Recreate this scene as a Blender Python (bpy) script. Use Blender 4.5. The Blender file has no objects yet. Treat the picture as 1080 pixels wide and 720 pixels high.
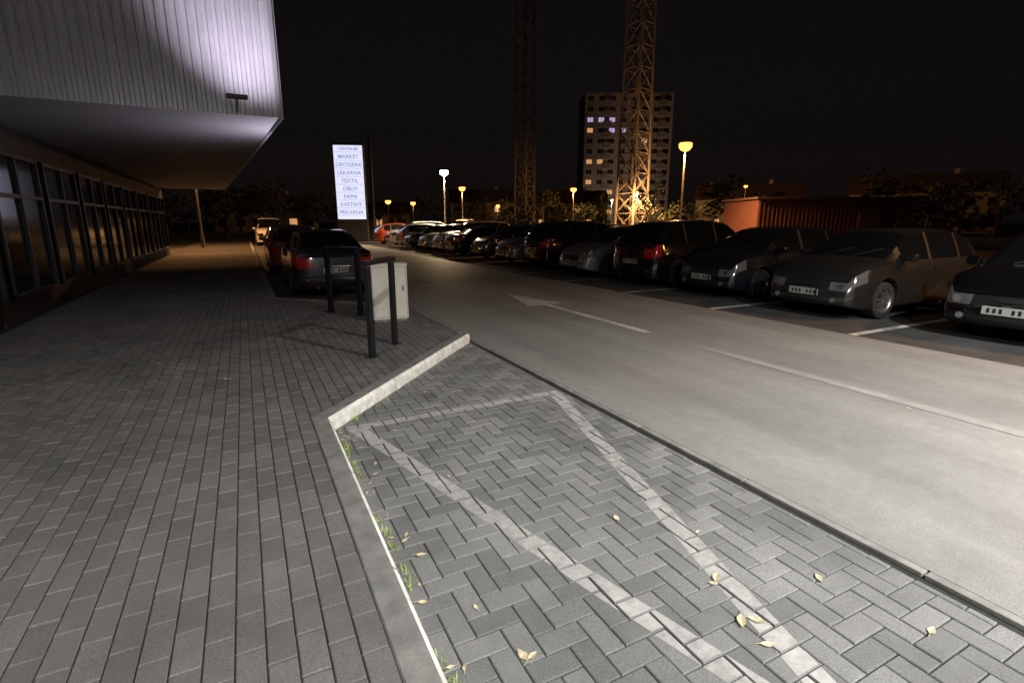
import bpy, bmesh, math, random
from mathutils import Vector, Matrix
random.seed(7)
S = bpy.context.scene
S.view_settings.view_transform = 'Standard'
S.view_settings.look = 'None'
S.view_settings.exposure = 0
COL = S.collection

# ------------------------------------------------------------------ materials
def new_mat(name):
    m = bpy.data.materials.new(name); m.use_nodes = True
    nt = m.node_tree
    return m, nt, nt.nodes["Principled BSDF"]

def mat(name, col, rough=0.6, metal=0.0, em=None, es=0.0, coat=0.0, noise=0.0, nscale=8.0, bump=0.0, bscale=60.0):
    m, nt, b = new_mat(name)
    b.inputs["Base Color"].default_value = (*col, 1)
    b.inputs["Roughness"].default_value = rough
    b.inputs["Metallic"].default_value = metal
    b.inputs["Coat Weight"].default_value = coat
    b.inputs["Coat Roughness"].default_value = 0.08
    if em:
        b.inputs["Emission Color"].default_value = (*em, 1)
        b.inputs["Emission Strength"].default_value = es
    tc = nt.nodes.new("ShaderNodeTexCoord")
    if noise > 0:
        n = nt.nodes.new("ShaderNodeTexNoise"); n.inputs["Scale"].default_value = nscale
        n.inputs["Detail"].default_value = 6
        nt.links.new(tc.outputs["Object"], n.inputs["Vector"])
        r = nt.nodes.new("ShaderNodeMapRange")
        r.inputs[1].default_value = 0.3; r.inputs[2].default_value = 0.7
        r.inputs[3].default_value = 1 - noise; r.inputs[4].default_value = 1 + noise
        nt.links.new(n.outputs["Fac"], r.inputs[0])
        mx = nt.nodes.new("ShaderNodeVectorMath"); mx.operation = 'SCALE'
        mx.inputs[0].default_value = col
        nt.links.new(r.outputs[0], mx.inputs["Scale"])
        nt.links.new(mx.outputs[0], b.inputs["Base Color"])
    if bump > 0:
        n2 = nt.nodes.new("ShaderNodeTexNoise"); n2.inputs["Scale"].default_value = bscale
        n2.inputs["Detail"].default_value = 5
        nt.links.new(tc.outputs["Object"], n2.inputs["Vector"])
        bp = nt.nodes.new("ShaderNodeBump"); bp.inputs["Strength"].default_value = bump
        bp.inputs["Distance"].default_value = 0.01
        nt.links.new(n2.outputs["Fac"], bp.inputs["Height"])
        nt.links.new(bp.outputs[0], b.inputs["Normal"])
    return m

def brick_mat(name, lo, hi, rough=0.85):
    m, nt, b = new_mat(name)
    b.inputs["Roughness"].default_value = rough
    b.inputs["Specular IOR Level"].default_value = .35
    tc = nt.nodes.new("ShaderNodeTexCoord")
    g = nt.nodes.new("ShaderNodeNewGeometry")
    ramp = nt.nodes.new("ShaderNodeMix"); ramp.data_type = 'RGBA'
    ramp.inputs[6].default_value = (*lo, 1); ramp.inputs[7].default_value = (*hi, 1)
    nt.links.new(g.outputs["Random Per Island"], ramp.inputs[0])
    n = nt.nodes.new("ShaderNodeTexNoise"); n.inputs["Scale"].default_value = 1.1; n.inputs["Detail"].default_value = 8
    n.inputs["Roughness"].default_value = 0.65
    nt.links.new(tc.outputs["Object"], n.inputs["Vector"])
    r = nt.nodes.new("ShaderNodeMapRange"); r.inputs[1].default_value = .3; r.inputs[2].default_value = .7
    r.inputs[3].default_value = .72; r.inputs[4].default_value = 1.26
    nt.links.new(n.outputs["Fac"], r.inputs[0])
    f = nt.nodes.new("ShaderNodeTexNoise"); f.inputs["Scale"].default_value = 160; f.inputs["Detail"].default_value = 3
    nt.links.new(tc.outputs["Object"], f.inputs["Vector"])
    r2 = nt.nodes.new("ShaderNodeMapRange"); r2.inputs[1].default_value = .3; r2.inputs[2].default_value = .7
    r2.inputs[3].default_value = .75; r2.inputs[4].default_value = 1.25
    nt.links.new(f.outputs["Fac"], r2.inputs[0])
    mu = nt.nodes.new("ShaderNodeMath"); mu.operation = 'MULTIPLY'
    nt.links.new(r.outputs[0], mu.inputs[0]); nt.links.new(r2.outputs[0], mu.inputs[1])
    sc = nt.nodes.new("ShaderNodeVectorMath"); sc.operation = 'SCALE'
    nt.links.new(ramp.outputs[2], sc.inputs[0]); nt.links.new(mu.outputs[0], sc.inputs["Scale"])
    nt.links.new(sc.outputs[0], b.inputs["Base Color"])
    bp = nt.nodes.new("ShaderNodeBump"); bp.inputs["Strength"].default_value = .35; bp.inputs["Distance"].default_value = .004
    nt.links.new(f.outputs["Fac"], bp.inputs["Height"]); nt.links.new(bp.outputs[0], b.inputs["Normal"])
    return m

def worn_paint(name, paint, under, thr=0.5, soft=0.12, scale=14):
    m, nt, b = new_mat(name)
    b.inputs["Roughness"].default_value = .7
    tc = nt.nodes.new("ShaderNodeTexCoord")
    n = nt.nodes.new("ShaderNodeTexNoise"); n.inputs["Scale"].default_value = scale; n.inputs["Detail"].default_value = 10
    n.inputs["Roughness"].default_value = .75
    nt.links.new(tc.outputs["Object"], n.inputs["Vector"])
    n2 = nt.nodes.new("ShaderNodeTexNoise"); n2.inputs["Scale"].default_value = 1.7; n2.inputs["Detail"].default_value = 3
    nt.links.new(tc.outputs["Object"], n2.inputs["Vector"])
    ad = nt.nodes.new("ShaderNodeMath"); ad.operation = 'MULTIPLY_ADD'; ad.inputs[1].default_value = .55
    sb = nt.nodes.new("ShaderNodeMath"); sb.operation = 'SUBTRACT'; sb.inputs[1].default_value = .5
    nt.links.new(n2.outputs["Fac"], sb.inputs[0]); nt.links.new(sb.outputs[0], ad.inputs[0]); nt.links.new(n.outputs["Fac"], ad.inputs[2])
    r = nt.nodes.new("ShaderNodeMapRange"); r.inputs[1].default_value = thr - soft; r.inputs[2].default_value = thr + soft
    nt.links.new(ad.outputs[0], r.inputs[0])
    mx = nt.nodes.new("ShaderNodeMix"); mx.data_type = 'RGBA'
    mx.inputs[6].default_value = (*paint, 1); mx.inputs[7].default_value = (*under, 1)
    nt.links.new(r.outputs[0], mx.inputs[0]); nt.links.new(mx.outputs[2], b.inputs["Base Color"])
    return m

def concrete_road_mat():
    m, nt, b = new_mat("concrete_road")
    tc = nt.nodes.new("ShaderNodeTexCoord")
    def noise(scale, det, lo, hi, vec=None, rough=.6):
        n = nt.nodes.new("ShaderNodeTexNoise"); n.inputs["Scale"].default_value = scale; n.inputs["Detail"].default_value = det
        n.inputs["Roughness"].default_value = rough
        nt.links.new(vec or tc.outputs["Object"], n.inputs["Vector"])
        r = nt.nodes.new("ShaderNodeMapRange"); r.inputs[1].default_value = .3; r.inputs[2].default_value = .7
        r.inputs[3].default_value = lo; r.inputs[4].default_value = hi
        nt.links.new(n.outputs["Fac"], r.inputs[0]); return r.outputs[0], n
    mp = nt.nodes.new("ShaderNodeMapping"); mp.inputs["Scale"].default_value = (1.8, .10, 1)
    nt.links.new(tc.outputs["Object"], mp.inputs["Vector"])
    a, _ = noise(.7, 9, .84, 1.14, rough=.7)
    c, _ = noise(1.0, 6, .82, 1.14, mp.outputs[0])
    d, fn = noise(120, 3, .70, 1.28)
    e, _ = noise(9, 9, .84, 1.14, rough=.8)
    cur = a
    for o in (c, d, e):
        mu = nt.nodes.new("ShaderNodeMath"); mu.operation = 'MULTIPLY'
        nt.links.new(cur, mu.inputs[0]); nt.links.new(o, mu.inputs[1]); cur = mu.outputs[0]
    sc = nt.nodes.new("ShaderNodeVectorMath"); sc.operation = 'SCALE'; sc.inputs[0].default_value = (.255, .25, .237)
    nt.links.new(cur, sc.inputs["Scale"]); nt.links.new(sc.outputs[0], b.inputs["Base Color"])
    b.inputs["Roughness"].default_value = .55
    bp = nt.nodes.new("ShaderNodeBump"); bp.inputs["Strength"].default_value = .4; bp.inputs["Distance"].default_value = .004
    nt.links.new(fn.outputs["Fac"], bp.inputs["Height"]); nt.links.new(bp.outputs[0], b.inputs["Normal"])
    return m

M = {}
M['road'] = concrete_road_mat()
M['asphalt'] = mat("asphalt", (.05, .048, .046), .8, noise=.3, nscale=2, bump=.4, bscale=150)
M['ground'] = mat("ground_soil", (.045, .043, .038), .95, noise=.3, nscale=.5)
M['brick_bay'] = brick_mat("bay_paver", (.145, .145, .143), (.215, .213, .208))
M['brick_side'] = brick_mat("pavement_paver", (.125, .119, .114), (.165, .157, .15))
M['joint'] = mat("joint_sand", (.02, .019, .017), .95, noise=.4, nscale=40)
M['kerb'] = mat("kerb_concrete", (.20, .195, .185), .8, noise=.25, nscale=9, bump=.4, bscale=90)
M['kerb_lit'] = mat("kerb_lit_face", (.80, .80, .74), .7, noise=.25, nscale=12, bump=.3, bscale=90)  # paler concrete colour stands in for lamp light on the kerb front
M['edge'] = mat("edge_concrete", (.22, .215, .20), .8, noise=.3, nscale=7, bump=.3)
M['paint_bay'] = worn_paint("worn_paint_bay", (.47, .46, .44), (.215, .213, .206), .52, .2, 16)
M['paint_road'] = worn_paint("worn_paint_road", (.60, .58, .55), (.27, .265, .25), .54, .17, 9)
M['paint_faint'] = worn_paint("faded_paint_road", (.35, .34, .325), (.26, .255, .243), .43, .17, 7)
M['paint_park'] = worn_paint("paint_carpark", (.6, .6, .57), (.08, .08, .075), .58, .12, 8)
M['black_metal'] = mat("black_painted_steel", (.018, .02, .023), .35, .3, noise=.2)
M['cabinet'] = mat("cabinet_grp", (.78, .74, .67), .6, noise=.10, nscale=5)
M['cabinet_d'] = mat("cabinet_seam", (.25, .24, .22), .6)
M['clad'] = mat("corrugated_cladding", (.68, .66, .70), .4, .3, noise=.06, nscale=3)
M['soffit'] = mat("soffit_panel", (.45, .43, .46), .6)
M['wall'] = mat("plaster_wall", (.06, .056, .052), .85, noise=.15, nscale=2)
M['glass_dark'] = mat("dark_window", (.01, .012, .015), .12)
M['frame'] = mat("window_frame", (.03, .03, .033), .4, .3)
M['glass_car'] = mat("car_glass", (.006, .007, .008), .05, coat=.5)
M['trim'] = mat("black_plastic", (.012, .012, .012), .5)
M['tyre'] = mat("tyre_rubber", (.015, .015, .015), .85)
M['rim'] = mat("alloy_rim", (.4, .4, .41), .3, .9)
M['lens'] = mat("headlight_lens", (.26, .26, .27), .10, .6, coat=1)
M['tail'] = mat("tail_lens", (.42, .015, .010), .15, coat=1)
M['amber'] = mat("amber_lens", (.5, .16, .02), .15)
M['plate'] = mat("number_plate", (.42, .42, .40), .5)
M['plate_t'] = mat("plate_letters", (.02, .02, .02), .5)
M['chrome'] = mat("chrome", (.6, .6, .6), .15, 1.0)
M['steel'] = mat("galvanised_steel", (.26, .24, .22), .55, .4, noise=.2)
M['mast'] = mat("mast_steel", (.24, .21, .19), .7, .1, noise=.2)
M['apt'] = mat("apartment_panel", (.30, .28, .27), .85, noise=.12, nscale=.3)
M['apt2'] = mat("apartment_panel_band", (.19, .18, .17), .85)
M['win_warm'] = mat("lit_window_warm", (.3, .2, .1), .5, em=(1, .5, .2), es=.6)
M['win_cold'] = mat("lit_window_cold", (.3, .3, .3), .5, em=(.74, .60, 1), es=.55)
M['win_off'] = mat("unlit_window", (.015, .015, .018), .15)
M['lamp_or'] = mat("sodium_lamp", (1, .6, .2), .5, em=(1, .36, .07), es=4)
M['lamp_wh'] = mat("white_lamp", (1, 1, .9), .5, em=(1, .80, .50), es=30)
M['lamp_led'] = mat("led_lamp", (1, 1, 1), .5, em=(.97, 1, .96), es=12)
M['red'] = mat("red_cladding", (.085, .032, .028), .8, noise=.15, nscale=1.5)
M['sign_face'] = mat("sign_face", (.7, .7, .8), .5, em=(.74, .78, 1.0), es=1.0)
M['sign_text'] = mat("sign_text", (.10, .12, .28), .5, em=(.34, .37, .60), es=.8)
M['sign_dark'] = mat("sign_casing", (.02, .02, .025), .5)
M['leafy'] = mat("foliage_dark", (.035, .045, .02), .8, noise=.4, nscale=.6)
M['bark'] = mat("bark", (.05, .04, .03), .9)
M['weed'] = mat("weed_green", (.28, .36, .11), .6, noise=.4, nscale=30)
M['leaf'] = mat("fallen_leaf", (.55, .47, .30), .7, noise=.4, nscale=40)
M['house'] = mat("house_render", (.25, .22, .19), .9, noise=.15, nscale=.7)
M['rooft'] = mat("roof_tiles", (.07, .04, .03), .85, noise=.2, nscale=2)

def paint(name, col, metal=.3, rough=.24):
    return mat("paint_" + name, col, rough, metal, coat=1.0, noise=.05, nscale=1.5)
P = dict(black=paint("black", (.010, .010, .012), .6, .28), navy=paint("navy", (.018, .020, .030), .6, .3),
         grey=paint("grey", (.05, .049, .049), .7, .32), silver=paint("silver", (.30, .295, .285), .6, .36),
         white=paint("white", (.60, .59, .57), 0), red=paint("red", (.34, .06, .02), .2),
         brown=paint("brown", (.05, .035, .028), .4), blue=paint("blue", (.015, .025, .05), .6))

# ------------------------------------------------------------------ mesh helpers
def obj_from(name, verts, faces, mats, midx=None, parent=None, smooth=False, sharp=None):
    me = bpy.data.meshes.new(name)
    me.from_pydata([tuple(v) for v in verts], [], faces)
    for m in (mats if isinstance(mats, (list, tuple)) else [mats]):
        me.materials.append(m)
    if midx:
        me.polygons.foreach_set("material_index", midx)
    me.update()
    if smooth:
        bm = bmesh.new(); bm.from_mesh(me)
        bmesh.ops.recalc_face_normals(bm, faces=bm.faces)
        for f in bm.faces: f.smooth = True
        for e in bm.edges:
            if len(e.link_faces) == 2 and e.calc_face_angle(0) > math.radians(sharp or 40): e.smooth = False
        bm.to_mesh(me); bm.free()
    o = bpy.data.objects.new(name, me); COL.objects.link(o)
    if parent: o.parent = parent
    return o

def empty(name, loc=(0, 0, 0), rz=0):
    e = bpy.data.objects.new(name, None); COL.objects.link(e)
    e.location = loc; e.rotation_euler = (0, 0, rz); e.empty_display_size = .3
    return e

class MB:
    """mesh builder"""
    def __init__(s): s.v = []; s.f = []; s.m = []
    def poly(s, pts, m=0):
        i = len(s.v); s.v += [tuple(p) for p in pts]; s.f.append(list(range(i, i + len(pts)))); s.m.append(m)
    def box(s, c, d, m=0, rz=0, bev=0):
        x, y, z = d[0] / 2, d[1] / 2, d[2] / 2
        i = len(s.v); cs, sn = math.cos(rz), math.sin(rz)
        if bev <= 0:
            for a in (-x, x):
                for b in (-y, y):
                    for e in (-z, z):
                        s.v.append((c[0] + a * cs - b * sn, c[1] + a * sn + b * cs, c[2] + e))
            for q in ((0, 1, 3, 2), (4, 6, 7, 5), (0, 4, 5, 1), (2, 3, 7, 6), (0, 2, 6, 4), (1, 5, 7, 3)):
                s.f.append([i + k for k in q]); s.m.append(m)
        else:
            bm = bmesh.new(); bmesh.ops.create_cube(bm, size=1)
            for v in bm.verts: v.co = Vector((v.co.x * d[0], v.co.y * d[1], v.co.z * d[2]))
            bmesh.ops.bevel(bm, geom=bm.edges[:], offset=bev, segments=2, affect='EDGES', profile=.5)
            bm.verts.index_update()
            for v in bm.verts:
                a, b, e = v.co; s.v.append((c[0] + a * cs - b * sn, c[1] + a * sn + b * cs, c[2] + e))
            for f in bm.faces:
                s.f.append([i + v.index for v in f.verts]); s.m.append(m)
            bm.free()
    def beam(s, p, q, w, m=0, w2=None, n=4):
        p = Vector(p); q = Vector(q); d = (q - p).normalized()
        up = Vector((0, 0, 1)) if abs(d.z) < .95 else Vector((1, 0, 0))
        a = d.cross(up).normalized(); b = d.cross(a)
        i = len(s.v); w2 = w if w2 is None else w2
        for pt, ww in ((p, w), (q, w2)):
            for k in range(n):
                t = 2 * math.pi * (k + .5) / n
                s.v.append(tuple(pt + (a * math.cos(t) + b * math.sin(t)) * ww))
        for k in range(n):
            s.f.append([i + k, i + (k + 1) % n, i + n + (k + 1) % n, i + n + k]); s.m.append(m)
        s.f.append([i + k for k in range(n)][::-1]); s.m.append(m)
        s.f.append([i + n + k for k in range(n)]); s.m.append(m)
    def tube(s, pts, r, m=0, n=12):
        rings = []
        pts = [Vector(p) for p in pts]
        for k, p in enumerate(pts):
            d = ((pts[min(k + 1, len(pts) - 1)] - pts[max(k - 1, 0)])).normalized()
            if k == 0: ref = Vector((0, 0, 1)) if abs(d.z) < .9 else Vector((1, 0, 0)); a = d.cross(ref).normalized()
            else: a = (a - d * a.dot(d)).normalized()
            b = d.cross(a); i = len(s.v)
            for j in range(n):
                t = 2 * math.pi * j / n; s.v.append(tuple(p + (a * math.cos(t) + b * math.sin(t)) * r))
            rings.append(i)
        for k in range(len(rings) - 1):
            for j in range(n):
                s.f.append([rings[k] + j, rings[k] + (j + 1) % n, rings[k + 1] + (j + 1) % n, rings[k + 1] + j]); s.m.append(m)
        s.f.append([rings[0] + j for j in range(n)][::-1]); s.m.append(m)
        s.f.append([rings[-1] + j for j in range(n)]); s.m.append(m)
    def make(s, name, mats, parent=None, smooth=False, sharp=None):
        return obj_from(name, s.v, s.f, mats, s.m, parent, smooth, sharp)

def clip(poly, a, b, c):
    out = []
    for i in range(len(poly)):
        p, q = poly[i], poly[(i + 1) % len(poly)]
        dp = a * p[0] + b * p[1] - c; dq = a * q[0] + b * q[1] - c
        if dp <= 0: out.append(p)
        if (dp < 0 < dq) or (dq < 0 < dp):
            t = dp / (dp - dq); out.append((p[0] + t * (q[0] - p[0]), p[1] + t * (q[1] - p[1])))
    return out
def area(p):
    return .5 * sum(p[i][0] * p[(i + 1) % len(p)][1] - p[(i + 1) % len(p)][0] * p[i][1] for i in range(len(p)))
def halfplanes(conv):
    if area(conv) < 0: conv = conv[::-1]
    hp = []
    for i in range(len(conv)):
        p, q = conv[i], conv[(i + 1) % len(conv)]
        dx, dy = q[0] - p[0], q[1] - p[1]; L = math.hypot(dx, dy)
        if L < 1e-6: continue
        a, b = dy / L, -dx / L; hp.append((a, b, a * p[0] + b * p[1]))
    return hp
def inset(poly, d):
    out = poly
    for a, b, c in halfplanes(poly):
        out = clip(out, a, b, c - d)
        if len(out) < 3: return []
    return out
def clip_conv(poly, hp):
    for a, b, c in hp:
        poly = clip(poly, a, b, c)
        if len(poly) < 3: return []
    return poly

class Pavers:
    def __init__(s, z): s.z = z; s.mb = MB(); s.tops = []
    def add(s, rect, hp):
        p = clip_conv(rect, hp) if hp else rect
        if len(p) < 3 or abs(area(p)) < .0012: return
        o = inset(p, .0024)
        if len(o) < 3: return
        t = inset(o, .004)
        if len(t) != len(o) or len(t) < 3: return
        if area(o) < 0: o = o[::-1]
        if area(t) < 0: t = t[::-1]
        k = min(range(len(t)), key=lambda i: (t[i][0] - o[0][0]) ** 2 + (t[i][1] - o[0][1]) ** 2)
        t = t[k:] + t[:k]
        zj = s.z + random.uniform(-.0028, .0012)
        tx, ty = random.uniform(-.014, .014), random.uniform(-.014, .014)
        cx = sum(q[0] for q in t) / len(t); cy = sum(q[1] for q in t) / len(t)
        zz = lambda q: zj + tx * (q[0] - cx) + ty * (q[1] - cy)
        n = len(o); i = len(s.mb.v)
        s.mb.v += [(q[0], q[1], zj - .03) for q in o] + [(q[0], q[1], zz(q) - .004) for q in o] + [(q[0], q[1], zz(q)) for q in t]
        s.mb.f.append([i + 2 * n + k for k in range(n)]); s.mb.m.append(0)
        for k in range(n):
            for r in (0, 1):
                s.mb.f.append([i + r * n + k, i + r * n + (k + 1) % n, i + (r + 1) * n + (k + 1) % n, i + (r + 1) * n + k]); s.mb.m.append(0)
        s.tops.append([(q[0], q[1], zz(q)) for q in t])

# ------------------------------------------------------------------ ground, road, pavements
def sheet(name, x0, x1, y0, y1, z, m):
    return obj_from(name, [(x0, y0, z), (x1, y0, z), (x1, y1, z), (x0, y1, z)], [(0, 1, 2, 3)], m)
sheet("ground", -700, 900, -500, 1100, -.06, M['ground'])
sheet("road", 2.72, 7.72, -25, 62, 0.0, M['road'])
sheet("car_park_asphalt", 7.70, 60, -25, 62, -.006, M['asphalt'])
sheet("cross_road", -80, 140, 62, 70, -.002, M['asphalt'])

mb = MB()
for yy in (-5.2, 13.4, 20.5, 28, 36, 44): mb.box((5.2, yy, .001), (4.9, .012, .004))
mb.make("road_joints", M['joint'])
mb = MB(); y = -10
while y < 46:
    L = 1.0
    mb.box((2.69, y + L / 2, -.045), (.055, L - .008, .094), 0, bev=.006); y += L
mb.make("flush_edging", M['edge'])
sheet("drain_gap", 2.60, 2.665, -10, 46, -.02, M['joint'])

KP = [(.46, -10), (.46, 4.01), (2.61, 6.40), (2.61, 9.3), (.46, 11.4), (.46, 46)]
W = .14; H = .12
def backline(pts, w):
    out = []
    for i, p in enumerate(pts):
        ns = []
        if i > 0: ns.append((pts[i - 1], p))
        if i < len(pts) - 1: ns.append((p, pts[i + 1]))
        nn = []
        for a, b in ns:
            dx, dy = b[0] - a[0], b[1] - a[1]; l = math.hypot(dx, dy); nn.append((-dy / l, dx / l))
        if len(nn) == 1: out.append((p[0] + nn[0][0] * w, p[1] + nn[0][1] * w))
        else:
            sx, sy = nn[0][0] + nn[1][0], nn[0][1] + nn[1][1]; l = math.hypot(sx, sy); sx /= l; sy /= l
            k = w / (sx * nn[0][0] + sy * nn[0][1]); out.append((p[0] + sx * k, p[1] + sy * k))
    return out
BK = backline(KP, W)
mb = MB()
for i in range(len(KP) - 1):
    a, b = KP[i], KP[i + 1]; c, d = BK[i], BK[i + 1]
    L = math.hypot(b[0] - a[0], b[1] - a[1]); n = max(1, round(L)); g = .003 / L
    for k in range(n):
        t0, t1 = k / n + (g if k else 0), (k + 1) / n - (g if k < n - 1 else 0)
        dz = random.uniform(-.003, .003)
        rings = []
        for t in (t0, t1):
            fx, fy = a[0] + (b[0] - a[0]) * t, a[1] + (b[1] - a[1]) * t
            bx, by = c[0] + (d[0] - c[0]) * t, c[1] + (d[1] - c[1]) * t
            sec = [(0, -.1), (0, H - .035), (.07, H - .014), (.17, H - .003), (.3, H), (.95, H), (1, H - .006), (1, -.1)]
            rings.append([(fx + (bx - fx) * s, fy + (by - fy) * s, z + (dz if z > 0 else 0)) for s, z in sec])
        j = len(mb.v); m_ = len(rings[0]); mb.v += rings[0] + rings[1]
        for q in range(m_ - 1):
            mb.f.append([j + q, j + m_ + q, j + m_ + q + 1, j + q + 1]); mb.m.append(1 if q < 3 and i in (0, 1) else 0)  # front faces of the near runs carry the painted-in light
        mb.f.append([j + q for q in range(m_)]); mb.m.append(0)
        mb.f.append([j + m_ + q for q in range(m_)][::-1]); mb.m.append(0)
mb.make("kerb", [M['kerb'], M['kerb_lit']])

pv = Pavers(.112)
xr = BK[0][0]
r = 0; x = xr
while x > -3.0:
    x0 = x - .1; off = (r % 2) * .1
    y = -2.0 - off
    while y < 30:
        pv.add([(x0, y), (x, y), (x, y + .2), (x0, y + .2)], None); y += .2
    x -= .1; r += 1
penB = [BK[1], BK[2], BK[3], BK[4]]
hpB = halfplanes(penB)
x = xr; r = 1
while x < 2.6:
    off = (r % 2) * .1; y = 3.6 - off
    while y < 11.6:
        pv.add([(x, y), (x + .1, y), (x + .1, y + .2), (x, y + .2)], hpB); y += .2
    x += .1; r += 1
pv.mb.make("brick_pavement", M['brick_side'])
obj_from("pavement_bed", [(-3.2, -10, .103), (xr, -10, .103), (xr, 46, .103), (-3.2, 46, .103)] + [(p[0], p[1], .103) for p in penB],
         [(0, 1, 2, 3), (4, 5, 6, 7)], M['joint'])

bay = [(.462, -3.0), (2.60, -3.0), (2.60, 6.39), (.462, 4.012)]
hb = halfplanes(bay)
bp_ = Pavers(.0)
a = .1; ox, oy = .46, -3.0
for cx in range(-2, 24):
    for cy in range(-2, 98):
        k = (cx - cy) % 4
        if k == 0: rc = (cx * a, cy * a, 2 * a, a)
        elif k == 3: rc = (cx * a, cy * a, a, 2 * a)
        else: continue
        X, Y = ox + rc[0], oy + rc[1]
        bp_.add([(X, Y), (X + rc[2], Y), (X + rc[2], Y + rc[3]), (X, Y + rc[3])], hb)
bp_.mb.make("herringbone_parking_bay", M['brick_bay'])
obj_from("bay_bed", [(p[0], p[1], -.012) for p in [(.46, -10), (2.61, -10), (2.61, 6.4), (.46, 4.01)]], [(0, 1, 2, 3)], M['joint'])
obj_from("parking_bay_asphalt", [(.46, 11.4, -.004), (2.61, 9.3, -.004), (2.61, 46, -.004), (.46, 46, -.004)], [(0, 1, 2, 3)], M['asphalt'])

strips = []
def strip(p, q, w):
    dx, dy = q[0] - p[0], q[1] - p[1]; l = math.hypot(dx, dy); nx, ny = -dy / l * w / 2, dx / l * w / 2
    strips.append([(p[0] + nx, p[1] + ny), (p[0] - nx, p[1] - ny), (q[0] - nx, q[1] - ny), (q[0] + nx, q[1] + ny)])
strip((.58, 4.0), (2.56, 4.03), .10)
strip((.64, 3.98), (2.46, -2.85), .115)
strip((2.50, 3.98), (.68, -2.85), .115)
mb = MB()
for si, st in enumerate(strips):
    hp = halfplanes(st)
    for t in bp_.tops:
        p2 = [(q[0], q[1]) for q in t]
        c = clip_conv(p2, hp)
        if len(c) >= 3 and abs(area(c)) > 2e-5:
            A, B, C = Vector(t[0]), Vector(t[1]), Vector(t[2]); n = (B - A).cross(C - A)
            zf = lambda x, y: A.z - (n.x * (x - A.x) + n.y * (y - A.y)) / n.z
            if area(c) < 0: c = c[::-1]
            mb.poly([(q[0], q[1], zf(*q) + .0008 + si * .0003) for q in c])
mb.make("parking_bay_marking", M['paint_bay'])

obj_from("road_arrow_marking", [(5.13, 5.75, .004), (5.28, 5.75, .004), (5.28, 8.7, .004), (5.13, 8.7, .004),
                                (4.80, 8.7, .004), (5.61, 8.7, .004), (5.205, 10.5, .004)], [(0, 1, 2, 3), (4, 5, 6)], M['paint_road'])
obj_from("faded_lane_marking", [(5.13, -1, .004), (5.28, -1, .004), (5.28, 4.7, .004), (5.13, 4.7, .004)], [(0, 1, 2, 3)], M['paint_faint'])
mb = MB(); PY = 6.9
for k in range(-5, 15):
    yy = PY + 2.6 * k
    mb.poly([(7.75, yy - .06, -.002), (12.9, yy - .06, -.002), (12.9, yy + .06, -.002), (7.75, yy + .06, -.002)])
mb.make("parking_lines", M['paint_park'])

# ------------------------------------------------------------------ cars
KIND = {
 'sedan': dict(L=4.5, W=.865, r=.31, wr=.98, wf=3.55, ws=(2.78, 3.5), rw=(.75, 1.45), side=(1.12, 3.2), pil=[(2.12, 2.22)], seams=[1.5, 2.17, 3.25],
    keys=[(0, .86, .91), (.06, .93, .98), (.2, .965, 1.03), (.75, .98, 1.06), (1.1, .975, 1.23), (1.45, .97, 1.365), (1.7, .965, 1.415), (2.05, .955, 1.435), (2.45, .94, 1.43), (2.78, .94, 1.385), (3.1, .93, 1.22), (3.5, .91, .99), (3.8, .88, .945), (4.1, .82, .88), (4.38, .72, .78), (4.5, .64, .68)]),
 'hatch': dict(L=4.1, W=.87, r=.31, wr=.78, wf=3.28, ws=(2.45, 3.2), rw=(.07, .5), side=(.52, 2.9), pil=[(.98, 1.05), (1.95, 2.03)], seams=[1.1, 1.98, 2.98],
    keys=[(0, .85, .9), (.07, .93, 1.0), (.28, .95, 1.2), (.5, .96, 1.37), (.7, .96, 1.435), (1.1, .955, 1.485), (1.6, .95, 1.5), (2.1, .945, 1.485), (2.45, .94, 1.43), (2.8, .93, 1.25), (3.2, .92, 1.01), (3.5, .885, .96), (3.75, .84, .90), (4.0, .73, .79), (4.1, .62, .67)]),
 'suv': dict(L=4.35, W=.90, r=.35, wr=.85, wf=3.45, ws=(2.6, 3.25), rw=(.06, .38), side=(.45, 2.95), pil=[(1.0, 1.07), (2.02, 2.11)], seams=[1.12, 2.06, 3.05],
    keys=[(0, .95, 1.0), (.06, 1.04, 1.1), (.22, 1.055, 1.33), (.38, 1.06, 1.53), (.6, 1.06, 1.61), (1.2, 1.05, 1.65), (2.1, 1.04, 1.645), (2.6, 1.04, 1.58), (2.9, 1.03, 1.38), (3.25, 1.02, 1.13), (3.6, .99, 1.08), (3.95, .94, 1.02), (4.25, .82, .9), (4.35, .70, .76)]),
 'van': dict(L=4.9, W=.95, r=.34, wr=.95, wf=3.95, ws=(3.3, 4.1), rw=(.05, .16), side=(.5, 3.75), pil=[(1.6, 1.7), (2.7, 2.8)], seams=[1.65, 2.75, 3.8],
    keys=[(0, 1.0, 1.04), (.05, 1.08, 1.15), (.16, 1.1, 1.75), (.35, 1.1, 1.88), (2.8, 1.1, 1.9), (3.3, 1.1, 1.8), (4.1, 1.06, 1.18), (4.6, .95, 1.03), (4.82, .82, .9), (4.9, .7, .76)]),
}
def lerpk(keys, x, j):
    for i in range(len(keys) - 1):
        if keys[i][0] <= x <= keys[i + 1][0]:
            t = (x - keys[i][0]) / (keys[i + 1][0] - keys[i][0]); return keys[i][j] + t * (keys[i + 1][j] - keys[i][j])
    return keys[-1][j] if x > keys[-1][0] else keys[0][j]

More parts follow.
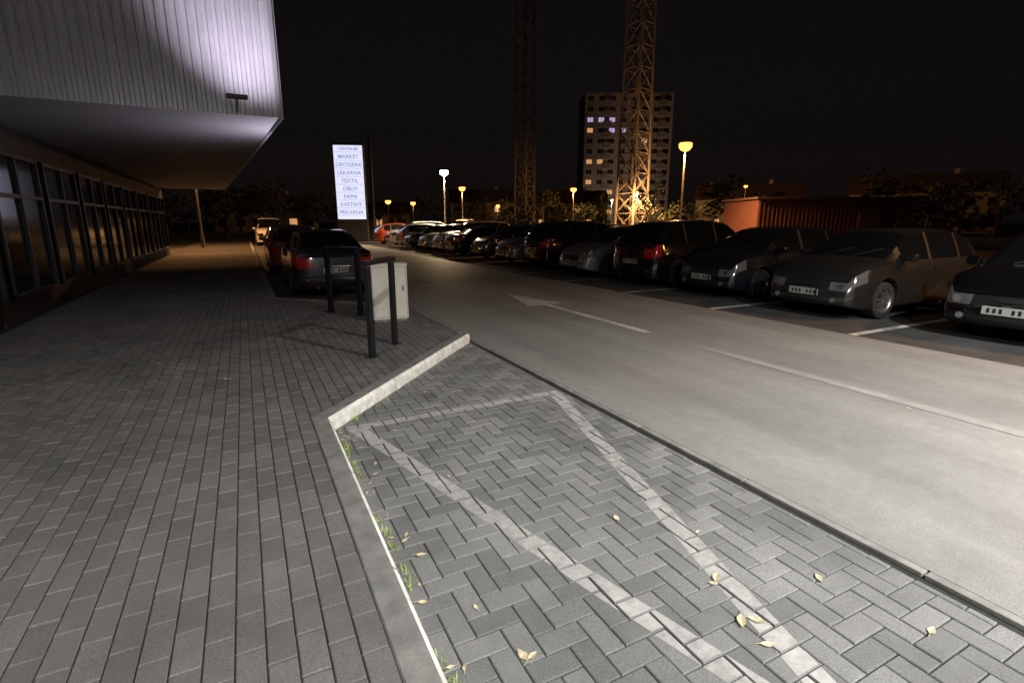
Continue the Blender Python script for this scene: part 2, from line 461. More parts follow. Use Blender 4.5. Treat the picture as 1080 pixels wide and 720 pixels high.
def wheel_mesh(r):
    mb = MB(); N = 28
    prof = [(-.1, r * .62), (-.1, r * .93), (-.085, r * .985), (-.05, r), (.05, r), (.085, r * .985), (.1, r * .93), (.1, r * .66), (.085, r * .63), (.075, r * .60), (.03, r * .57), (.02, r * .5)]
    mats_ = [0] * 7 + [1] * 4
    rings = []
    for yy, rr in prof:
        i = len(mb.v); rings.append(i)
        for k in range(N):
            t = 2 * math.pi * k / N; mb.v.append((rr * math.cos(t), yy, rr * math.sin(t)))
    for q in range(len(prof) - 1):
        for k in range(N):
            mb.f.append([rings[q] + k, rings[q] + (k + 1) % N, rings[q + 1] + (k + 1) % N, rings[q + 1] + k]); mb.m.append(mats_[q])
    mb.f.append([rings[-1] + k for k in range(N)]); mb.m.append(2)
    for s_ in range(7):
        t = 2 * math.pi * s_ / 7
        p0 = Vector((r * .1 * math.cos(t), .06, r * .1 * math.sin(t))); p1 = Vector((r * .6 * math.cos(t), .072, r * .6 * math.sin(t)))
        mb.beam(p0, p1, .03, 1, .022)
    mb.beam((0, .03, 0), (0, .075, 0), r * .18, 1, r * .15, n=10)
    return mb
_wm = {}
def get_wheel(r):
    if r not in _wm:
        o = wheel_mesh(r).make("wheel_tmp", [M['tyre'], M['rim'], M['trim']], smooth=True, sharp=35)
        _wm[r] = o.data; bpy.data.objects.remove(o)
    return _wm[r]

def car(kind, pmat, loc, heading, detail=True, name="parked_car"):
    K = KIND[kind]; L, W_, r = K['L'], K['W'], K['r']; R = r + .055
    root = empty(name, (loc[0], loc[1], loc[2] if len(loc) > 2 else 0), heading)
    xs = set([k[0] for k in K['keys']])
    for xw in (K['wr'], K['wf']):
        for d in range(0, 13): xs.add(round(xw + R * math.cos(math.pi * d / 12), 4))
        xs.add(round(xw + R + .008, 4)); xs.add(round(xw - R - .008, 4))
    for a_, b_ in K['pil'] + [K['side']]: xs.add(a_); xs.add(b_)
    for s_ in K['seams']: xs.add(s_); xs.add(s_ + .012)
    for e in (.02, .12, .3, .45): xs.add(e); xs.add(L - e)
    wx = (K['ws'][0] + K['ws'][1]) / 2; xs.add(wx); xs.add((K['rw'][0] + K['rw'][1]) / 2)
    xs = sorted(xs); zs = [xs[0]]
    for x in xs[1:]:
        if x - zs[-1] > .005: zs.append(x)
    xs = zs
    def zb(x):
        z = .20 + .05 * max(0, 1 - min(x, L - x) / .25)
        for xw in (K['wr'], K['wf']):
            d = abs(x - xw)
            if d <= R + 1e-4: z = max(z, r + math.sqrt(max(0, R * R - d * d)))
        return z
    NR = 10; mb = MB(); rows = []
    for x in xs:
        ef = max(0, (x - (L - .8)) / .8); er = max(0, (.6 - x) / .6)
        w = W_ * (1 - .17 * ef ** 2.2 - .10 * er ** 2.4)
        en = max(0, 1 - min(x, L - x) / .12); w *= (1 - .05 * en ** 2)
        bl, rf = lerpk(K['keys'], x, 1), lerpk(K['keys'], x, 2)
        gh = max(0, rf - bl); g = min(1, gh / .42)
        wr = W_ * (w / W_) * (.86 - .14 * g)
        z1 = zb(x); z2 = max(z1 + .02, .2 + .3 * (bl - .2)); z3 = max(z2 + .02, .2 + .68 * (bl - .2)); bl2 = max(bl, z3 + .02)
        rd = .055 * g + .012
        sec = [(w * .93, z1 if z1 > .3 else z1 - .02), (w * .985, z1 + .015), (w, z2), (w * .992, z3), (w * .955, bl2), (w * .93, bl2 + .018 * g + .003),
               ((w * .93 + wr) / 2 + .012 * g, bl2 + .5 * (rf - rd - bl2)), (wr, max(rf - rd, bl2 + .006)), (wr * .8, max(rf - rd * .25, bl2 + .008)), (0, max(rf, bl2 + .012))]
        sf = max(0, (x - (L - .3)) / .3) ** 1.5; sr = max(0, (.15 - x) / .15)
        off = [-.05, -.01, 0, -.02, -.08, -.085, -.1, -.1, -.09, -.06]
        row = []
        for sd in (1, -1):
            for j in range(NR - 1 if sd == -1 else NR):
                y_, z_ = sec[j]; xx = x + sf * off[j] - sr * off[j] * .5
                row.append(len(mb.v)); mb.v.append((xx - L / 2, sd * y_, z_))
        rows.append(row)
    def vi(i, sd, j):
        if j == NR - 1: return rows[i][NR - 1]
        return rows[i][j] if sd == 1 else rows[i][NR + j]
    inseam = lambda xm: any(s_ < xm < s_ + .012 for s_ in K['seams'])
    for i in range(len(xs) - 1):
        xm = (xs[i] + xs[i + 1]) / 2
        for sd in (1, -1):
            for j in range(NR - 1):
                m = 0
                if j == 0: m = 2
                if 1 <= j <= 4 and inseam(xm): m = 2
                if j in (5, 6) and K['side'][0] < xm < K['side'][1]:
                    m = 1
                    if any(a_ < xm < b_ for a_, b_ in K['pil']): m = 2
                    if j == 6 and xm > wx - .12: m = 0
                if j in (7, 8) and (K['ws'][0] < xm < K['ws'][1] or K['rw'][0] < xm < K['rw'][1]): m = 1
                if kind != 'sedan' and j == 6 and K['rw'][0] < xm < K['rw'][1]: m = 0
                if j == 3 and xm > L - .36: m = 3
                if j == 3 and xm < .26: m = 4
                q = [vi(i, sd, j), vi(i + 1, sd, j), vi(i + 1, sd, j + 1), vi(i, sd, j + 1)]
                if sd == -1: q = q[::-1]
                mb.f.append(q); mb.m.append(m)
    FR = [1, .62, .2, -.2, -.62, -1]
    for i, fr in ((0, False), (len(xs) - 1, True)):
        sgn = 1 if fr else -1; bul = .075 if fr else .055
        grid = []
        for j in range(NR):
            vL = mb.v[vi(i, 1, j)]; line = []
            for k, f in enumerate(FR):
                if j == NR - 1: line.append(vi(i, 1, j)); continue
                if k == 0: line.append(vi(i, 1, j)); continue
                if k == len(FR) - 1: line.append(vi(i, -1, j)); continue
                fade = 1 if j < 5 else max(0, (NR - 1 - j) / 5)
                top = mb.v[vi(i, 1, NR - 1)][2]
                zz = vL[2] + (0 if j < 4 else .2 * (1 - abs(f)) * (top - vL[2]))
                line.append(len(mb.v)); mb.v.append((vL[0] + sgn * bul * (1 - f * f) * fade, vL[1] * f, zz))
            grid.append(line)
        for j in range(NR - 1):
            for k in range(len(FR) - 1):
                q = [grid[j][k], grid[j + 1][k], grid[j + 1][k + 1], grid[j][k + 1]]
                qq = []
                for v_ in q:
                    if v_ not in qq: qq.append(v_)
                if len(qq) < 3: continue
                if fr: qq = qq[::-1]
                m = 0; cen = k in (1, 2, 3)
                if j == 0: m = 2
                if fr and j == 1 and cen: m = 2
                if j == 3: m = (2 if cen else 3) if fr else (0 if cen else 4)
                mb.f.append(qq); mb.m.append(m)
    mb.make("body", [pmat, M['glass_car'], M['trim'], M['lens'], M['tail']], root, smooth=True, sharp=42)
    d = MB(); Z0 = K['keys']
    d.box((0, 0, .44), (L - .5, 2 * (W_ - .25), .46), 0)
    d.make("underbody", M['trim'], root)
    d = MB(); X = L / 2; blr = Z0[0][1]; blf = Z0[-1][1]
    hw = W_ * .79
    zf3 = .2 + .68 * (blf - .2)
    for sd in (1, -1):
        d.tube([(X + .02, sd * hw * .74, .33), (X + .045, sd * hw * .74, .33)], .045, 1, 10)
        d.tube([(X - .03, sd * hw * .86, (zf3 + blf) / 2), (X - .012, sd * hw * .86, (zf3 + blf) / 2)], .05, 3, 12)
        d.box((-X - .012, sd * hw * .78, .40), (.02, .12, .035), 4, bev=.006)
    for q in range(2): d.tube([(X + .055 - .085 * (f * f) - q * .02, f * hw * .62, zf3 + .025 + q * .035) for f in (-1, -.5, 0, .5, 1)], .007, 3, 6)
    xp, xr_ = X + .068, -X - .058
    zr = .60 if kind == 'sedan' else .62
    d.box((xp, 0, .44), (.012, .52, .11), 6); d.box((xr_, 0, zr), (.012, .52, .11), 6)
    for xx, zz, sg in ((xp, .44, 1), (xr_, zr, -1)):
        for q in range(7):
            if q == 3: continue
            d.box((xx + sg * .0075, -.19 + q * .066, zz), (.004, .032, .062), 7)
        d.box((xx + sg * .0075, -.24 * -sg, zz), (.003, .03, .11), 8)
    d.tube([(-X - .06 + .062 * f * f + (.04 if abs(f) == 1 else 0), f * hw * 1.05, .47) for f in (-1, -.8, -.4, 0, .4, .8, 1)], .018, 0, 8)
    d.box((-X - .045, 0, zr + .085), (.03, .6, .022), 3, bev=.006)
    d.beam((-X - .03, hw * .55, .23), (-X + .1, hw * .55, .23), .03, 3, n=8)
    if detail:
        for sd in (1, -1):
            mx = K['ws'][1] - .35 - X
            d.box((mx, sd * (W_ + .07), lerpk(Z0, K['ws'][1] - .3, 1) + .09), (.12, .19, .13), 9, bev=.035)
            d.box((mx + .02, sd * (W_ - .04), lerpk(Z0, K['ws'][1] - .3, 1) + .05), (.05, .09, .04), 0)
            for s_ in K['seams'][1:]:
                d.box((s_ - X - .16, sd * (W_ * .985), lerpk(Z0, s_, 1) - .13), (.16, .03, .025), 9, bev=.008)
        wz = K['ws'][1] - X
        for sd in (-.35, .15): d.beam((wz, sd, lerpk(Z0, K['ws'][1], 2) + .01), (wz - .22, sd + .42, lerpk(Z0, K['ws'][1] - .22, 2) + .012), .008, 0)
        d.beam((-.3, 0, Z0[7][2]), (-.42, 0, Z0[7][2] + .16), .006, 0, n=5)
    d.make("trim_and_lights", [M['trim'], M['lens'], M['tail'], M['chrome'], M['amber'], M['chrome'], M['plate'], M['plate_t'], P['blue'], pmat], root)
    wm = get_wheel(r); n = 0
    for xw in (K['wr'], K['wf']):
        for sd in (1, -1):
            n += 1
            o = bpy.data.objects.new("wheel_%d" % n, wm); COL.objects.link(o); o.parent = root
            o.location = (xw - L / 2, sd * (W_ - .115), r); o.rotation_euler = (0, random.uniform(0, 3), 0 if sd == 1 else math.pi)
    return root

PI = math.pi
row = [(3.0, 'hatch', 'black', PI), (5.65, 'hatch', 'grey', PI), (8.2, 'hatch', 'navy', PI), (10.55, 'suv', 'black', 0), (13.2, 'hatch', 'silver', PI), (15.9, 'suv', 'black', 0),
       (18.5, 'hatch', 'silver', PI), (21.0, 'hatch', 'grey', PI), (23.6, 'sedan', 'black', 0), (26.2, 'suv', 'white', PI), (28.8, 'hatch', 'silver', PI),
       (31.4, 'sedan', 'black', PI), (34.0, 'hatch', 'silver', 0), (36.6, 'suv', 'white', PI), (39.2, 'hatch', 'red', 0), (0.2, 'sedan', 'blue', 0)]
for yy, kd, pc, hd in row:
    L = KIND[kd]['L']; fx = 8.75 + random.uniform(-.12, .25)
    car(kd, P[pc], (fx + L / 2, yy + random.uniform(-.06, .06), 0), hd + random.uniform(-.02, .02))
row2 = [(4.5, 'hatch', 'black', 0), (12, 'sedan', 'grey', 0), (17, 'suv', 'navy', PI), (20, 'hatch', 'black', 0), (25, 'hatch', 'red', PI), (30, 'suv', 'grey', 0)]
for yy, kd, pc, hd in row2:
    L = KIND[kd]['L']; car(kd, P[pc], (14.2 + L / 2, yy, 0), hd, False)
car('sedan', P['grey'], (1.68, 11.6 + 2.25, 0), PI / 2)
car('hatch', P['red'], (1.50, 18.0 + 2.1, 0), PI / 2)
car('hatch', P['grey'], (1.66, 24.2 + 2.1, 0), PI / 2)
car('van', P['white'], (1.7, 40 + 2.5, 0), -PI / 2, name="parked_van")
car('van', P['white'], (24.0, 59.0, 0), .9, name="parked_van")

# ------------------------------------------------------------------ hoops, cabinet
def hoop(p, q, h):
    root = empty("steel_hoop_barrier", ((p[0] + q[0]) / 2, (p[1] + q[1]) / 2, .112))
    dx, dy = (q[0] - p[0]) / 2, (q[1] - p[1]) / 2; L = math.hypot(dx, dy); ux, uy = dx / L, dy / L
    ang = math.atan2(dy, dx); mb = MB()
    for s_ in (-1, 1):
        mb.box((s_ * dx, s_ * dy, h / 2 - .02), (.085, .055, h - .04), 0, rz=ang, bev=.006)
        mb.box((s_ * dx, s_ * dy, .005), (.16, .12, .012), 0, rz=ang, bev=.003)
        for a_ in (-.055, .055):
            mb.beam((s_ * dx + a_ * ux, s_ * dy + a_ * uy, .01), (s_ * dx + a_ * ux, s_ * dy + a_ * uy, .024), .011, 0, n=6)
    mb.make("legs", M['black_metal'], root)
    mb = MB(); mb.box((0, 0, h), (2 * L + .12, .085, .055), 0, rz=ang, bev=.012)
    mb.make("top_rail", M['black_metal'], root)
    return root
hoop((1.16, 5.77), (1.56, 6.31), 1.05)
hoop((1.19, 9.10), (1.58, 8.59), 1.07)

root = empty("utility_cabinet", (1.885, 7.9, .112))
mb = MB(); mb.box((0, 0, .02), (.50, .24, .06), 1); mb.make("plinth", [M['cabinet'], M['edge']], root)
mb = MB(); mb.box((0, 0, .45), (.55, .26, .83), 0, bev=.012); mb.make("housing", M['cabinet'], root)
mb = MB(); mb.box((0, 0, .872), (.57, .28, .02), 0, bev=.008); mb.make("lid", M['cabinet'], root)
mb = MB()
for xx in (-.255, .255): mb.box((xx, -.132, .45), (.005, .004, .76), 0)
for zz in (.07, .83): mb.box((0, -.132, zz), (.51, .004, .005), 0)
mb.box((.2, -.138, .5), (.025, .015, .08), 0, bev=.004)
mb.make("door_seams_and_handle", M['cabinet_d'], root)

# ------------------------------------------------------------------ illuminated totem sign
root = empty("illuminated_totem_sign", (8.35, 46.0, 0), math.radians(-20))
mb = MB(); mb.box((0, 0, 3.9), (2.5, .5, 7.8), 0, bev=.04); mb.make("casing", M['sign_dark'], root)
mb = MB(); mb.box((0, -.262, 4.75), (2.3, .03, 5.85), 0); mb.make("lit_face", M['sign_face'], root)
mb = MB()
words = ["CENTRUM", "MARKET", "DROGERIE", "LEKARNA", "TEXTIL", "OBUV", "PAPIR", "KVETINY", "PEKARNA"]
for k, wd in enumerate(words):
    zc = 7.45 - k * .63
    mb.box((0, -.280, zc - .31), (2.2, .006, .03), 0)
    cu = bpy.data.curves.new("shop_name_%d" % (k + 1), 'FONT'); cu.body = wd; cu.size = .44 if k else .34; cu.align_x = 'CENTER'; cu.extrude = .004; cu.offset = .008
    cu.materials.append(M['sign_text'])
    o = bpy.data.objects.new("shop_name_%d" % (k + 1), cu); COL.objects.link(o); o.parent = root
    o.location = (0, -.285, zc - .17); o.rotation_euler = (PI / 2, 0, 0)
mb.make("divider_lines", M['sign_text'], root)
root = empty("flagpole", (10.3, 47.0, 0))
mb = MB(); mb.beam((0, 0, 0), (0, 0, 8.6), .16, 0, .10, n=10); mb.beam((0, 0, 8.6), (0, 0, 8.75), .13, 0, .05, n=10); mb.box((0, 0, .1), (.5, .5, .25), 0, bev=.02)
mb.make("pole", M['sign_dark'], root, smooth=True)

# ------------------------------------------------------------------ street lamps
def lamp(loc, h, kind='or', power=300, arm=.0, az=0.0, tilt=None, cone=165, blend=.6, gs=1.6, omni=False, r=.07, col=None):
    root = empty("street_lamp", (loc[0], loc[1], 0), az)
    mb = MB(); mb.beam((0, 0, -.05), (0, 0, h), r, 0, r * .6, n=10); mb.beam((0, 0, -.05), (0, 0, .9), r * 1.4, 0, r * 1.35, n=10)
    if arm > 0: mb.tube([(0, 0, h - .02), (arm * .3, 0, h + .08), (arm, 0, h + .12)], .03, 0, 8)
    mb.make("post", M['steel'], root, smooth=True)
    hx, hz = arm, h + (.12 if arm else .02)
    if kind == 'led':
        mb = MB(); mb.box((hx + .15, 0, hz + .03), (.6, .28, .08), 0, bev=.02); mb.make("luminaire_housing", M['steel'], root)
        mb = MB(); mb.box((hx + .15, 0, hz - .018), (.48, .2, .012), 0); mb.make("luminaire_glass", M['lamp_led'], root)
    else:
        b = MB(); N = 16; prof = [(.04, 0), (.12, .03), (.19, .11), (.20, .2), (.16, .26)]
        for rr, zz in prof:
            for k in range(N): b.v.append((hx + gs * rr * math.cos(2 * PI * k / N), gs * rr * math.sin(2 * PI * k / N), hz + gs * zz))
        for q in range(len(prof) - 1):
            for k in range(N): b.f.append([q * N + k, q * N + (k + 1) % N, (q + 1) * N + (k + 1) % N, (q + 1) * N + k]); b.m.append(0)
        b.make("luminaire_glass", M['lamp_or'] if kind == 'or' else M['lamp_wh'], root, smooth=True)
        b = MB(); prof = [(.22, .24), (.21, .27), (.12, .32), (.02, .33)]
        for rr, zz in prof:
            for k in range(N): b.v.append((hx + gs * rr * math.cos(2 * PI * k / N), gs * rr * math.sin(2 * PI * k / N), hz + gs * zz))
        for q in range(len(prof) - 1):
            for k in range(N): b.f.append([q * N + k, q * N + (k + 1) % N, (q + 1) * N + (k + 1) % N, (q + 1) * N + k]); b.m.append(0)
        b.make("luminaire_cap", M['steel'], root, smooth=True)
    if power > 0:
        ld = bpy.data.lights.new("lamp_light", 'POINT' if omni else 'SPOT'); ld.energy = power
        if not omni: ld.spot_size = math.radians(cone); ld.spot_blend = blend
        ld.shadow_soft_size = .2
        ld.color = col or ((1, .46, .15) if kind == 'or' else (1, .70, .40) if kind == 'wh' else (1, 1, .97))
        lo = bpy.data.objects.new("lamp_light", ld); COL.objects.link(lo); lo.parent = root
        lo.location = (hx + (.15 if kind == 'led' else 0), 0 if not omni else -.5, hz - .08)
        if tilt: lo.rotation_euler = tilt
    return root
# white lamps beside / behind the viewer
lamp((7.2, -3.2), 6.6, 'led', 9000, 1.2, PI, cone=146, blend=.85)
lamp((-2.6, -6.5), 6.0, 'led', 4800, 1.0, 0, cone=166, blend=.5)  # unseen fill lamp, added to brighten the left pavement and parked car
# car-park and street lamps, plus added lights for mast and tower block
lamp((14.0, -.4), 5.8, 'or', 3000, gs=1.4)
lamp((22.4, 22.7), 5.4, 'or', 13000, gs=1.8)
lamp((13.3, 36.9), 4.8, 'wh', 8000, gs=1.5)
lamp((23.5, 59.1), 5.1, 'or', 7000, gs=1.9)
lamp((35.2, 53.1), 5.0, 'or', 5000, gs=1.8)
lamp((28, 94.6), 4.5, 'or', 2500, gs=2.3)
lamp((21.5, 86.7), 4.4, 'or', 0, gs=2.3)
lamp((43.8, 92.1), 4.2, 'or', 3000, gs=2.2)
lamp((50.5, 60.0), 5.3, 'or', 14000, gs=1.8, omni=True)  # added to throw orange light on the mast base
lamp((60.2, 49.6), 6.0, 'or', 0, gs=1.2)
lamp((80, 104), 6.5, 'or', 6000, gs=1.2, omni=True, col=(1, .66, .42))  # added to brighten the apartment facade
lamp((-2.2, 36.0), 5.0, 'or', 4500, gs=1.0)

# ------------------------------------------------------------------ shopping building on the left
root = empty("shopping_building", (0, 0, 0))
def corrug(p, q, z0, z1, pitch=.12, dep=.035):
    L = math.hypot(q[0] - p[0], q[1] - p[1]); ux, uy = (q[0] - p[0]) / L, (q[1] - p[1]) / L; nx, ny = uy, -ux
    n = int(L / pitch); pts = []
    for k in range(n):
        s = k * pitch
        for ds, dd in ((0, 0), (.04, 0), (.055, dep), (.105, dep)): pts.append((p[0] + ux * (s + ds) + nx * dd, p[1] + uy * (s + ds) + ny * dd))
    pts.append(q); mb = MB()
    for a_, b_ in zip(pts[:-1], pts[1:]): mb.poly([(*a_, z0), (*b_, z0), (*b_, z1), (*a_, z1)])
    return mb
ZB = 3.12
PC = (.69, 9.0); PE = (.69 - 1.3, 9 + 21)
corrug((-14, 9.0), PC, ZB, 9.5).make("cladding_end_wall", M['clad'], root)
corrug(PC, PE, ZB, 9.5).make("cladding_side_wall", M['clad'], root)
mb = MB(); mb.poly([(-14, 9.03, ZB + .02), (PC[0] - .03, 9.03, ZB + .02), (PE[0], PE[1], ZB + .02), (-14, 30, ZB + .02)]); mb.poly([(-14, 9.03, 9.5), (PC[0], 9.03, 9.5), (PE[0], PE[1], 9.5), (-14, 30, 9.5)])
mb.make("soffit_and_roof", M['soffit'], root)
mb = MB(); mb.box((-14, 20, 5), (.2, 21.9, 9))
mb.make("rear_wall", M['wall'], root)
mb = MB()
mb.box((-3.4, 0, 1.56), (.3, 19.0, 3.0), 0); mb.box((-3.4, 20, 1.56), (.3, 20.0, 3.0), 0); mb.box((-3.4, 0, 4.2), (.34, 17.9, 2.1), 3)
for k in range(16):
    yy = -7.8 + 2.4 * k
    mb.box((-3.235, yy, 1.55), (.05, 2.0, 2.1), 1)
    for e in (-1.02, 0, 1.02): mb.box((-3.20, yy + e, 1.55), (.08, .06, 2.2), 2)
    for e in (.47, 2.0, 2.63): mb.box((-3.20, yy, e), (.07, 2.1, .06), 2)
mb.make("shop_front", [M['wall'], M['glass_dark'], M['frame'], M['wall']], root)
mb = MB(); mb.beam((.10, 9.0, ZB + .05), (.10, 7.7, ZB - .02), .016, 0); mb.box((.10, 7.65, ZB - .02), (.24, .08, .05), 0, bev=.01)
mb.make("cladding_fill_bracket", M['frame'], root)  # bracket made up to carry the added cladding light
ld = bpy.data.lights.new("cladding_fill_light", 'SPOT'); ld.energy = 190; ld.color = (.90, .82, 1); ld.spot_size = math.radians(100); ld.spot_blend = .9; ld.shadow_soft_size = .08  # added light that brightens the cladding near the corner
lo = bpy.data.objects.new("cladding_fill_light", ld); COL.objects.link(lo); lo.parent = root; lo.location = (.10, 7.65, ZB + .06)
lo.rotation_euler = (math.radians(180 - 40), 0, math.radians(-20))
ld = bpy.data.lights.new("soffit_fill_light", 'SPOT'); ld.energy = 60; ld.color = (.88, .84, 1); ld.spot_size = math.radians(150); ld.spot_blend = .8; ld.shadow_soft_size = .08  # added light without a fixture, brightens the soffit from below
lo = bpy.data.objects.new("soffit_fill_light", ld); COL.objects.link(lo); lo.parent = root; lo.location = (.9, 10.3, ZB - .9); lo.rotation_euler = (PI, math.radians(-35), 0)

# ------------------------------------------------------------------ apartment tower
root = empty("apartment_tower_block", (98.9, 122.4, 0), math.radians(-27))
mb = MB(); Wd, Dp, Ht = 24.5, 14, 36.0
mb.box((0, Dp / 2, Ht / 2), (Wd, Dp, Ht), 0); mb.box((2, Dp / 2, Ht + 1.2), (7, 6, 2.4), 0)
mb.box((0, Dp / 2, Ht + .1), (Wd + .4, Dp + .4, .5), 1)
fl = 13; fh = Ht / fl
lit = {(2, 10): 3, (0, 10): 3, (2, 9): 3, (0, 9): 2, (3, 9): 3, (1, 6): 2, (2, 3): 2, (5, 8): 2, (0, 4): 2, (1, 2): 2, (0, 6): 2, (0, 2): 2, (0, 1): 2, (1, 10): 3, (5, 4): 2, (2, 1): 2}
for f in range(fl):
    for c in range(8):
        xx = -Wd / 2 + (c + .5) * Wd / 8; zz = f * fh + 1.6
        k = lit.get((c, f), 4)
        mb.box((xx, -.02, zz), (1.5, .1, 1.15), k); mb.box((xx, -.06, zz - .65), (1.7, .2, .08), 1)
        mb.box((xx, -.08, zz), (.08, .04, 1.15), 1)
    mb.box((0, -.02, f * fh + .05), (Wd, .08, .14), 1)
for c in (1, 4, 6):
    xx = -Wd / 2 + (c + 1) * Wd / 8
    for f in range(1, fl): mb.box((xx, -.65, f * fh + .65), (2.2, 1.2, 1.05), 1)
mb.make("facade", [M['apt'], M['apt2'], M['win_warm'], M['win_cold'], M['win_off']], root)

# ------------------------------------------------------------------ lattice masts
def mast(loc, w0, w1, h, seg, name="lattice_floodlight_mast", rz=.4):
    root = empty(name, (loc[0], loc[1], 0), rz); mb = MB()
    def cor(z):
        w = (w0 + (w1 - w0) * z / h) / 2; return [Vector((sx * w, sy * w, z)) for sx, sy in ((-1, -1), (1, -1), (1, 1), (-1, 1))]
    for k in range(seg):
        a_, b_ = cor(h * k / seg), cor(h * (k + 1) / seg)
        for q in range(4):
            mb.beam(a_[q], b_[q], .17); mb.beam(b_[q], b_[(q + 1) % 4], .08)
            mb.beam(a_[q], b_[(q + 1) % 4], .08); mb.beam(a_[(q + 1) % 4], b_[q], .08)
    mb.make("lattice", M['mast'], root)
    mb = MB(); mb.box((0, 0, h + 1.5), (w1 + 5, .4, 4), 0)
    for i in range(6):
        for j in range(4): mb.beam((-3 + i * 1.2, -.2, h + j * 1.0), (-3 + i * 1.2, -.7, h + j * 1.0 - .15), .35, 0, .45, n=8)
    mb.make("floodlight_head", M['mast'], root)
mast((46.3, 85.8), 2.6, 1.9, 52, 20)
mast((53.4, 64.4), 3.4, 2.3, 52, 18, rz=.2)

# ------------------------------------------------------------------ red building, houses
root = empty("red_storage_building", (32.0, 21.3, 0), math.radians(-27))
mb = MB(); mb.box((0, 0, 1.45), (9, 5, 2.9), 0); mb.box((0, 0, 2.96), (9.3, 5.3, .12), 1)
for q in range(36): mb.box((-4.4 + q * .25, -2.52, 1.4), (.08, .05, 2.7), 0)
mb.box((2.0, -2.56, 1.05), (1.2, .06, 2.1), 1)
mb.make("walls_and_roof", [M['red'], M['rooft']], root)

def house(loc, w, d, h, rh, rz, lits=()):
    root = empty("house", (loc[0], loc[1], 0), rz); mb = MB()
    mb.box((0, 0, h / 2), (w, d, h), 0)
    e = .4
    A = [(-w / 2 - e, -d / 2 - e, h), (w / 2 + e, -d / 2 - e, h), (w / 2 + e, d / 2 + e, h), (-w / 2 - e, d / 2 + e, h), (-w / 2 - e, 0, h + rh), (w / 2 + e, 0, h + rh)]
    mb.poly([A[0], A[1], A[5], A[4]], 1); mb.poly([A[2], A[3], A[4], A[5]], 1); mb.poly([A[0], A[4], A[3]], 0); mb.poly([A[1], A[2], A[5]], 0)
    mb.box((w * .2, 0, h + rh), (.6, .6, 1.2), 0)
    n = int(w / 2.4)
    for f in range(int(h / 2.8)):
        for k in range(n):
            mb.box((-w / 2 + (k + .5) * w / n, -d / 2 - .01, 1.5 + 2.8 * f), (1.1, .08, 1.2), 3 if (k, f) in lits else 2)
    mb.make("walls_roof_windows", [M['house'], M['rooft'], M['win_off'], M['win_warm']], root)
house((48, 108), 14, 9, 5.6, 3, -.4, {(1, 0), (3, 1)})
house((68, 104), 16, 9, 5.6, 3, -.5, {(0, 0), (2, 0), (4, 0), (3, 1)})
house((26, 112), 12, 8, 3.2, 2.5, -.3, {(2, 0)})
house((4, 96), 15, 9, 3.2, 2.8, -.1, {(4, 0)})
house((-16, 84), 14, 9, 5.6, 3, .1, {(1, 0)})
house((86, 70), 18, 9, 5.6, 3, -.9, {(1, 0), (5, 1), (6, 1)})
house((92, 44), 18, 9, 5.6, 3, -1.1, {(2, 1)})

mb = MB()
def tree(x, y, h, cr):
    mb.beam((x, y, -.1), (x + .2, y, h * .55), .18, 1, .09, n=6)
    for k in range(5):
        t = random.uniform(0, 6.28); mb.beam((x + .15, y, h * random.uniform(.3, .5)), (x + math.cos(t) * cr * .6, y + math.sin(t) * cr * .6, h * random.uniform(.6, .85)), .07, 1, .02, n=4)
    cl = [(random.gauss(0, .45) * cr, random.gauss(0, .45) * cr, h * random.uniform(.42, .95), random.uniform(.35, .65) * cr * .8) for _ in range(11)]
    for cx, cy, cz, r_ in cl:
        for _ in range(34):
            d = Vector((random.gauss(0, 1), random.gauss(0, 1), random.gauss(0, .8))).normalized() * r_ * random.uniform(.5, 1.08)
            c = Vector((x + cx, y + cy, cz)) + d; s_ = random.uniform(.12, .30)
            u = Vector((random.gauss(0, 1), random.gauss(0, 1), random.gauss(0, 1))).normalized(); v = u.orthogonal().normalized()
            mb.poly([c - u * s_, c - v * s_ * .6, c + u * s_, c + v * s_ * .6], 0)
for i in range(46):
    t = i / 45
    ang = math.radians(-22 + 98 * t); D = random.uniform(72, 100)
    if abs(math.degrees(ang) - 15) < 4: D = 110
    tree(math.sin(ang) * D, math.cos(ang) * D, random.uniform(4.0, 7.0), random.uniform(1.8, 3.0))
for px, py, h in ((3.2, 66, 6), (-1.5, 58, 5), (12, 74, 6.5), (38, 33, 5), (42, 22, 5.5)): tree(px, py, h, 2.2)
mb.make("distant_trees", [M['leafy'], M['bark']])

# ------------------------------------------------------------------ weeds and fallen leaves
mb = MB()
def blade(x, y, z, h):
    t = random.uniform(0, 6.28); w = random.uniform(.002, .004); dx, dy = math.cos(t), math.sin(t); l = random.uniform(.2, .9) * h
    px, py = -dy * w, dx * w
    b = [(x + dx * l * s * s, y + dy * l * s * s, z + h * (s - .25 * s * s)) for s in (0, .5, 1)]
    mb.poly([(b[0][0] - px, b[0][1] - py, b[0][2]), (b[0][0] + px, b[0][1] + py, b[0][2]), (b[1][0] + px, b[1][1] + py, b[1][2]), (b[1][0] - px, b[1][1] - py, b[1][2])])
    mb.poly([(b[1][0] - px, b[1][1] - py, b[1][2]), (b[1][0] + px, b[1][1] + py, b[1][2]), b[2]])
for _ in range(50):
    if random.random() < .75: yc = random.uniform(.6, 4.0); xc = .48 + random.random() * .025
    else:
        t = random.uniform(0, .8); xc = .46 + t * 2.15 + .03; yc = 4.01 + t * 2.39 - .03
    for _ in range(random.randint(2, 15)):
        blade(xc + random.uniform(0, .03), yc + random.gauss(0, .03), -.008, random.uniform(.015, .06))
mb.make("kerb_weeds", M['weed'])
mb = MB()
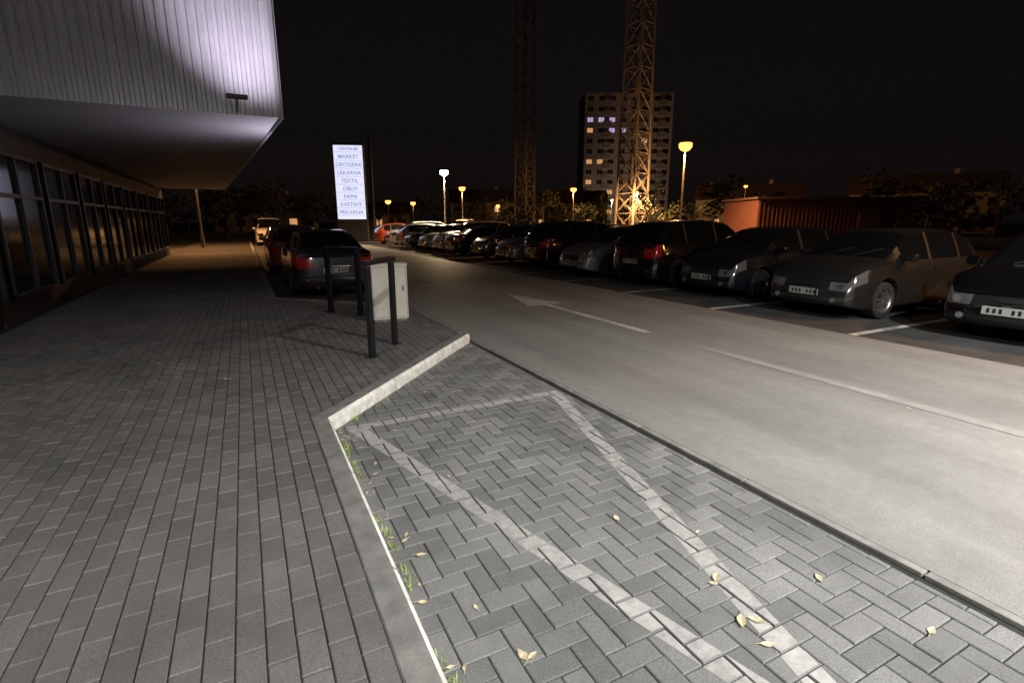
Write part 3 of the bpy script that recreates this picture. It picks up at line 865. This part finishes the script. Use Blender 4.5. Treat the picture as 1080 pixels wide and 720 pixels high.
def leaf(x, y, s_, z=.002):
    t = random.uniform(0, 6.28); c, sn = math.cos(t), math.sin(t); cu = random.uniform(.1, .45)
    pts = [(-1, 0), (-.55, .36), (-.1, .5), (.4, .34), (1, 0)]
    def P3(a_, b_): return (x + (a_ * c - b_ * sn) * s_, y + (a_ * sn + b_ * c) * s_, z + (abs(b_) * cu + .18 * a_ * a_) * s_)
    for i in range(4):
        (a0, b0), (a1, b1) = pts[i], pts[i + 1]
        for sg in (1, -1):
            q = [P3(a0, 0), P3(a1, 0), P3(a1, sg * b1), P3(a0, sg * b0)]
            if i == 0: q = [q[0], q[1], q[2]]
            if i == 3: q = [q[0], q[1], q[3]]
            mb.poly(q)
    mb.beam((x + c * -s_, y + sn * -s_, z + .18 * s_), (x - c * s_ * 1.6, y - sn * s_ * 1.6, z + .002), .0012)
for x, y, s_ in ((.78, 1.44, .034), (.81, 1.42, .026), (1.68, 2.02, .032), (1.78, 1.42, .035), (1.74, 1.40, .025), (1.66, 1.18, .04), (1.72, 1.16, .035), (1.65, 1.05, .03), (1.98, 1.72, .02),
                 (1.02, 2.9, .02), (.62, 2.2, .03), (.60, 2.4, .02), (.64, 3.3, .025), (1.4, 4.6, .03), (.72, 1.75, .018), (1.2, .9, .03), (2.1, 2.6, .02), (.9, 3.8, .02), (2.2, 1.2, .03), (2.3, .8, .03)):
    leaf(x, y, s_)
for _ in range(22): leaf(.5 + random.uniform(0, .12), random.uniform(.8, 4), random.uniform(.012, .024))
for _ in range(20): leaf(random.uniform(-2.8, .3), random.uniform(2, 12), random.uniform(.015, .03), .114)
for _ in range(24): leaf(random.uniform(2.8, 7.6), random.uniform(2, 20), random.uniform(.015, .03), .002)
mb.make("fallen_leaves", M['leaf'])

# ------------------------------------------------------------------ world, sun, camera
w = bpy.data.worlds.new("World"); S.world = w; w.use_nodes = True
nt = w.node_tree; bg = nt.nodes["Background"]
sky = nt.nodes.new("ShaderNodeTexSky"); sky.sky_type = 'NISHITA'; sky.sun_disc = False
sky.sun_elevation = math.radians(1); sky.sun_rotation = math.radians(200)
mx = nt.nodes.new("ShaderNodeMix"); mx.data_type = 'RGBA'; mx.inputs[0].default_value = .9
mx.inputs[7].default_value = (.60, .46, .49, 1)
nt.links.new(sky.outputs[0], mx.inputs[6]); nt.links.new(mx.outputs[2], bg.inputs[0]); bg.inputs[1].default_value = .007
sl = bpy.data.lights.new("faint_sun_fill", 'SUN'); sl.energy = .01; sl.angle = math.radians(.5); sl.color = (1, .95, .88)  # very weak sun lamp, added with no visible source
so = bpy.data.objects.new("faint_sun_fill", sl); COL.objects.link(so); so.rotation_euler = (math.radians(50), 0, math.radians(20))

cam = bpy.data.cameras.new("camera"); cam.sensor_width = 36; cam.lens = 18.13; cam.clip_end = 3000; cam.clip_start = .05
co = bpy.data.objects.new("camera", cam); COL.objects.link(co)
co.location = (0, 0, 1.6); co.rotation_euler = (math.radians(90 - 13.04), 0, math.radians(-27))
S.camera = co
